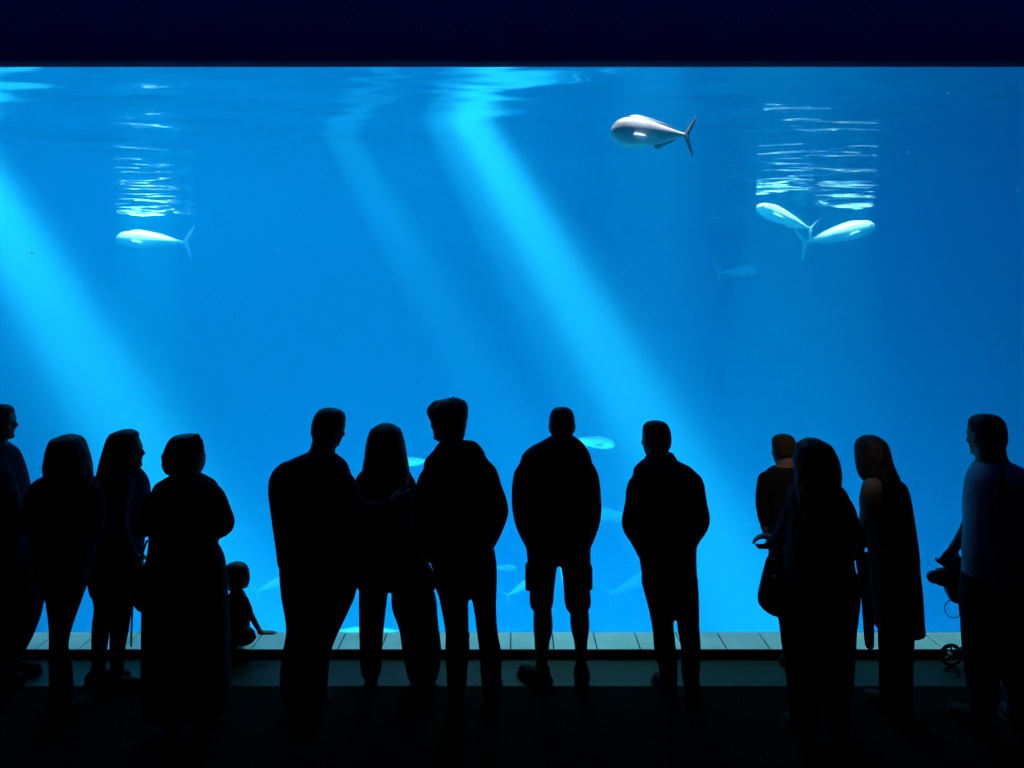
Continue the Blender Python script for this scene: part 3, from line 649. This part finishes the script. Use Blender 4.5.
# woman in the long cardigan
Y = 4.8; A = ank(Y)
def lit_sleeve(root, q, M, h):
    b = bmesh.new(); tube(b, q.chain([(877, 479, -.07, 8), (872.5, 488, -.08, 10.5), (871, 499, -.06, 10.2), (869, 511, .02, 9), (866.5, 520, .12, 7.5)])); solid('sleeve', b, K_lit_sleeve, root, .010, 2)  # extra tube over one arm, its pale colour standing for lamplight
person('woman with long hair looking down, in a long cardigan reaching below her knees', Y, 893,
    (871.5, 439, -30, 26, 0, .215), [(473, 866, 889, .07), (479, 867, 898, .10), (486, 868, 905, .12), (505, 868, 909.5, .13), (530, 869, 913.5, .135), (550, 870, 916, .14), (562, 871, 917, .14)],
    [dict(pts=[(872, 487, .03, 9.5), (868.5, 500, .05, 9), (868, 512, .10, 8), (865, 530, .17, 6), (860, 546, .22, 5)], dir=(-.3, .3, -.8), curl=.7),
     dict(pts=[(893, 490, .0, 8.5), (900, 496, .02, 9.5), (902, 510, .08, 9), (900, 528, .14, 8), (886, 538, .24, 6), (872, 542, .30, 5)], dir=(-.9, .3, -.2), curl=.7, side=-1)],
    [(555, 873, 914, .13), (575, 872, 916, .135), (592, 874, 915, .125)],
    [[(885, 588, 0, 11.5), (887, 614, 0, 10), (887.5, 640, 0, 9), (887.5, 662, 0, 8.5), (887.5, A, 0, 8)], [(905, 588, 0, 11.5), (905, 614, 0, 10), (905, 640, 0, 9), (904.5, 662, 0, 8.5), (904.5, A, 0, 8)]],
    skirt=('cardigan_skirt', [(545, 869, 915, .14, -.02), (565, 872, 916.5, .145, -.02), (590, 874, 919, .15, -.03), (615, 877, 920.5, .15, -.03), (631, 878, 921.5, .155, -.03)], K_brown),
    top=K_brown, top_name='cardigan', bottom=K_denim, feet=(-16, 8), neck_hw=9, shoe_L=.25, extras=(lit_sleeve,),
    hair=[(435.5, 866, 876, .04, .02), (439, 860.5, 881.5, .08, .02), (446, 857.5, 886, .105, .02), (456, 857, 889, .11, .01), (466, 858, 892, .105, .0), (476, 861, 897, .09, -.03), (488, 872, 901, .06, -.07), (502, 880, 902, .04, -.10), (514, 886, 900, .025, -.12)])

# man at the right edge
Y = 4.58; A = ank(Y)
def straps(root, q, M, h):
    b = bmesh.new(); tube(b, [(*q.p(1003, 470, -.10), .012), (*q.p(1000, 500, -.175), .012), (*q.p(1002, 530, -.18), .012), (*q.p(1008, 560, -.16), .012)], 8); obj('shoulder_strap', b, K_black, root)
person('man in a blue short-sleeved shirt at the right edge, holding a camera', Y, 1000,
    (985, 415, -18, 4, 0, .245), [(461, 978, 1008, .085), (468, 973, 1022, .115), (478, 969, 1032, .14), (495, 967, 1036, .15), (520, 967, 1036, .155), (550, 966, 1036, .16), (580, 965, 1036, .16)],
    [dict(pts=[(976, 488, .05, 11.5), (974, 506, .09, 11), (973, 522, .12, 10), (962, 537, .16, 6), (953, 550, .20, 5)], sleeve=3, dir=(-.45, .2, -.9), palm=(0, 1, 0), curl=.9, size=.185),
     dict(pts=[(1030, 490, 0, 13), (1036, 512, .0, 12), (1038, 535, .02, 10), (1036, 560, .06, 8), (1030, 580, .10, 6.5)], sleeve=3, curl=.4, side=-1)],
    [(572, 965, 1036, .155), (592, 963, 1037, .16), (612, 962, 1037, .15), (624, 964, 1036, .13)],
    [[(981, 612, 0, 19), (981, 640, 0, 18), (982, 668, 0, 16.5), (983, 695, 0, 14.5), (983, A, 0, 12.5)], [(1018, 612, 0, 20), (1018, 640, 0, 19.5), (1018, 668, 0, 18), (1021, 695, 0, 14), (1021, A, 0, 12.5)]],
    top=K_blue, bottom=K_navy, hair=SH(vol=1.03), feet=(-20, 8), neck_hw=15, extras=(straps,), shoe_L=.3)
# ------------------------------------------------------------------ child on the ledge
def child():
    Y = 5.62; q = Px(Y, 236); root = empty('child', (q.x0, Y, 0.05))
    tag(root, 'small child sitting on the ledge leaning back on one straight arm', 'child')
    off = Vector((0, 0, -0.05)); P = lambda u, v, dy=0.0: q.p(u, v, dy) + off
    h = .205; c = P(236, 563, 0.0); c.z -= h * .5
    M = Matrix.Translation(c) @ Matrix.Rotation(R(48), 4, 'Z') @ Matrix.Rotation(R(-6), 4, 'X')
    b = bmesh.new(); add_head(b, M, h)
    ch = lambda pts, sh=0.0: catmull([(*P(u, v, dy), r - sh) for u, v, dy, r in pts], 4)
    spine = [(237, 597, 0, .062), (238, 606, 0, .078), (238, 618, 0, .082), (237, 628, 0, .088)]
    tube(b, ch([(236, 590, 0, .034), (237, 598, 0, .04)])); tube(b, ch(spine, .012))
    armR = [(244, 600, -.03, .032), (249, 611, -.06, .028), (254, 621, -.07, .024), (260, 631.5, -.07, .02)]
    armL = [(230, 600, .05, .032), (226, 612, .09, .028), (222, 622, .05, .024), (217, 627, .0, .02)]
    tube(b, ch(armR, .004)); tube(b, ch(armL, .004))
    add_hand(b, P(260, 632.5, -.07), Vector((1, .1, -.03)), Vector((0, 0, -1)), .125, .12, 1)
    add_hand(b, P(216, 627.5, 0), Vector((-1, -.1, -.4)), Vector((0, 0, -1)), .12, .5, -1)
    legs = [[(237, 632, -.035, .066), (244, 634, -.06, .060), (250, 637, -.07, .046), (243, 641, -.085, .036), (232, 641, -.09, .030)],
            [(240, 632, .045, .066), (226, 630, .09, .056), (214, 626, .10, .048), (208, 631, .09, .04), (203, 636.5, .08, .034)]]
    for l in legs: tube(b, ch(l, .012))
    solid('body', b, M_skin, root, .007, 2)
    t = bmesh.new(); tube(t, ch(spine)); tube(t, ch(armR[:2])); tube(t, ch(armL[:2])); solid('tee_shirt', t, K_navy, root, .009, 3)
    t = bmesh.new()
    for l in legs: tube(t, ch(l[:4]))
    for v in t.verts: v.co.z = max(v.co.z, .003)
    solid('trousers', t, K_denim, root, .009, 2)
    solid('hair', short_hair(M, h, vol=1.10, back=-.34), H_black, root, .008, 2)
    for l in legs:
        a = P(*l[-1][:3]); s = bmesh.new(); tube(s, [(a.x + .01, a.y, .04, .034), (a.x - .03, a.y, .038, .034), (a.x - .09, a.y - .01, .036, .032)], 10); solid('shoe', s, K_shoe, root, .008, 2)
    return root
child()

# ------------------------------------------------------------------ things the visitors carry
M_leather = mat('black_bag_leather', (0.010, 0.009, 0.009), 0.6, 0.2, var=(0.015, 0.013, 0.012), bump=0.4, bscale=70)
M_buckle = mat('dull_metal_buckle', (0.30, 0.30, 0.32), 0.35, 0.5, metal=1.0, var=(0.36, 0.36, 0.38))
def handbag():
    q = Px(4.34, 772); root = empty('handbag', (q.x0, 4.34, 0)); tag(root, 'rounded black handbag hanging at the left hip of the woman with the phone', 'handbag')
    rg = [(557, 767, 777, .03), (566, 765, 783, .05), (582, 761, 787, .06), (597, 758, 788, .065), (606, 760, 788, .06), (613, 768, 787, .045), (616, 775, 785, .025)]
    b = bmesh.new(); loft(b, q.rings(rg)); solid('bag_body', b, M_leather, root, .01, 3)
    b = bmesh.new(); tube(b, [(*q.p(769, 561, 0), .009), (*q.p(770, 553, .02), .009), (*q.p(776, 547, .06), .009), (*q.p(782, 552, .04), .009), (*q.p(781, 563, .01), .009)], 8); obj('strap', b, M_leather, root)
    b = bmesh.new(); bevbox(b, (q.p(771, 575).x - .012, -.072, q.p(771, 575).z - .02), (q.p(771, 575).x + .012, -.05, q.p(771, 575).z + .02), .003); obj('clasp', b, M_buckle, root)
handbag()
def hip_bag():
    q = Px(4.85, 141); root = empty('shoulder_bag', (q.x0, 4.85, 0)); tag(root, 'dark shoulder bag with a dangling strap between two women at the left', 'bag')
    b = bmesh.new(); loft(b, q.rings([(563, 139, 148, .03), (569, 133, 152, .05), (585, 130, 153, .06), (598, 131, 153, .06), (606, 136, 151, .05), (611, 140, 148, .03)])); solid('bag_body', b, M_leather, root, .01, 3)
    b = bmesh.new(); tube(b, [(*q.p(133, 598, .02), .006), (*q.p(132.2, 615, .02), .006), (*q.p(131.5, 632, .02), .006), (*q.p(131, 646, .02), .006)], 8); obj('dangling_strap', b, M_leather, root)
    b = bmesh.new(); tube(b, [(*q.p(140, 566, .0), .007), (*q.p(143, 552, -.01), .007), (*q.p(147, 541, -.02), .007)], 8); obj('strap', b, M_leather, root)
    b = bmesh.new(); bevbox(b, (q.p(142, 601).x - .006, -.068, q.p(142, 601).z - .02), (q.p(142, 601).x + .006, -.05, q.p(142, 601).z + .02), .003); obj('zip_pull', b, M_buckle, root)
hip_bag()
def phone():
    Y = 4.86; c = at(766, 546.5, Y); root = empty('phone', c); tag(root, 'dark phone held flat in the hands of the woman with the handbag', 'phone')
    b = bmesh.new(); bevbox(b, (-.055, -.036, -.006), (.085, .036, .006), .004); obj('phone_case', b, K_black, root)
    b = bmesh.new(); box(b, (-.048, -.031, .006), (.078, .031, .0068)); obj('screen', b, mat('dark_screen_glass', (0.01, 0.01, 0.012), 0.1, 0.5, var=(0.012, 0.012, 0.014)), root, smooth=False)
phone()
def camera_gear():
    Y = 4.92; q = Px(Y, 952); root = empty('camera', (q.x0, Y, 0)); tag(root, 'black camera with a stubby lens hanging from a hand at the right edge', 'camera')
    M_cam = mat('black_camera_body', (0.009, 0.009, 0.010), 0.6, 0.2, var=(0.013, 0.013, 0.014), bump=.4, bscale=150)
    b = bmesh.new(); loft(b, q.rings([(556, 949, 961, .03), (562, 946, 964, .045), (576, 944, 966, .055), (588, 945, 966, .055), (597, 949, 965, .05), (602, 952, 963, .04)], 3), e=3.0); solid('camera_body', b, M_cam, root, .008, 2)
    b = bmesh.new(); p0, p1 = q.p(950, 577, 0), q.p(942, 577, 0)
    tube(b, [(*p0, .050), (*(p0.lerp(p1, .5)), .050), (*(p0.lerp(p1, .6)), .056), (*p1, .056)], 20)
    lo = obj('lens', b, M_cam, root)
    b = bmesh.new(); tube(b, [(p1.x - .050, p1.y, p1.z, .04), (p1.x - .054, p1.y, p1.z, .04)], 18); obj('front_glass', b, bpy.data.materials['dark_screen_glass'], lo)
    b = bmesh.new(); bevbox(b, (q.p(949, 556).x, -.03, q.p(949, 556).z - .01), (q.p(957, 556).x, .03, q.p(949, 551).z), .008); obj('viewfinder_hump', b, M_cam, root)
    b = bmesh.new(); c = q.p(953, 606, 0); r = .052
    tube(b, [(c.x + r * math.cos(a), c.y + .01 * math.sin(a), c.z - .018 + r * math.sin(a), .0028) for a in [R(60 + 30 * k) for k in range(11)]], 8); obj('wrist_strap', b, K_navy, root)
camera_gear()
def jacket():
    q = Px(4.98, 868); root = empty('jacket', (q.x0, 4.98, 0)); tag(root, 'dark jacket hanging over the arm of the woman in the long cardigan', 'jacket')
    b = bmesh.new(); loft(b, q.rings([(553, 857, 876, .035), (562, 856, 878, .045), (580, 859, 878, .045), (596, 861, 877, .04), (606, 863, 875, .032)])); solid('jacket_body', b, K_brown, root, .01, 3)
    b = bmesh.new(); tube(b, q.chain([(868, 600, 0, 6.5), (868.5, 620, 0, 5.5), (869, 634, 0, 5), (869.5, 645, 0, 4.5)])); solid('sleeve', b, K_brown, root, .009, 2)
jacket()
def stroller():
    Y = 5.36; x0 = (975 - CX) * Y / F; root = empty('stroller', (x0, Y, 0)); tag(root, 'pushchair with small spoked wheels on the floor by the ledge at the right', 'stroller')
    M_tube = mat('black_stroller_tube', (0.012, 0.012, 0.013), 0.4, 0.3, var=(0.016, 0.016, 0.017)); M_tyre = mat('black_rubber_tyre', (0.008, 0.008, 0.008), 0.8, 0.2, var=(0.012, 0.012, 0.012))
    M_refl = mat('pale_reflector', (0.6, 0.6, 0.6), 0.4, 0.5, var=(0.7, 0.7, 0.7))
    r = .078
    def wheel(x, y):
        b = bmesh.new(); n = 32
        pts = []
        rings = []
        for k in range(n):
            a = 2*math.pi*k/n; cc = Vector((x + (r - .013) * math.cos(a), y, r + (r - .013) * math.sin(a))); ra = Vector((math.cos(a), 0, math.sin(a)))
            rings.append([b.verts.new(cc + (ra * math.cos(2*math.pi*j/8) + Vector((0, 1, 0)) * math.sin(2*math.pi*j/8)) * .013) for j in range(8)])
        for k in range(n):
            A_, B_ = rings[k], rings[(k+1) % n]
            for j in range(8): b.faces.new((A_[j], A_[(j+1) % 8], B_[(j+1) % 8], B_[j]))
        w = obj('wheel', b, M_tyre, root)
        b = bmesh.new(); tube(b, [(x, y - .02, r, .016), (x, y + .02, r, .016)], 12)
        for k in range(3):
            a = R(90 + 120 * k); tube(b, [(x, y, r, .007), (x + (r - .012) * math.cos(a), y, r + (r - .012) * math.sin(a), .006)], 8)
        obj('spokes', b, M_tube, w)
    xw = (953.5 - CX) * Y / F - x0
    for x, y in ((xw, .03), (xw, -.36), (xw + .46, .03), (xw + .46, -.36)): wheel(x, y)
    b = bmesh.new()
    for y in (.0, -.33):
        tube(b, [(xw, y, r + .02, .011), (xw + .10, y, .17, .011), (xw + .28, y, .34, .011), (xw + .45, y, .52, .011)], 10)
        tube(b, [(xw + .46, y, r + .02, .011), (xw + .34, y, .22, .011), (xw + .22, y, .40, .011)], 10)
    for x, z in ((xw + .05, .13), (xw + .40, .13), (xw + .45, .52)): tube(b, [(x, .0, z, .010), (x, -.33, z, .010)], 10)
    obj('frame', b, M_tube, root)
    b = bmesh.new(); tube(b, [(xw + .12, -.165, .27, .035), (xw + .26, -.165, .33, .05), (xw + .38, -.165, .42, .05), (xw + .45, -.165, .47, .035)], 12)
    for v in b.verts: v.co.y = -.165 + (v.co.y + .165) * 2.9
    solid('fabric_seat', b, K_char, root, .012, 2)
    b = bmesh.new(); ball(b, (xw + .43, -.382, r + .035), (.012, .005, .008)); obj('reflector', b, M_refl, root)
stroller()
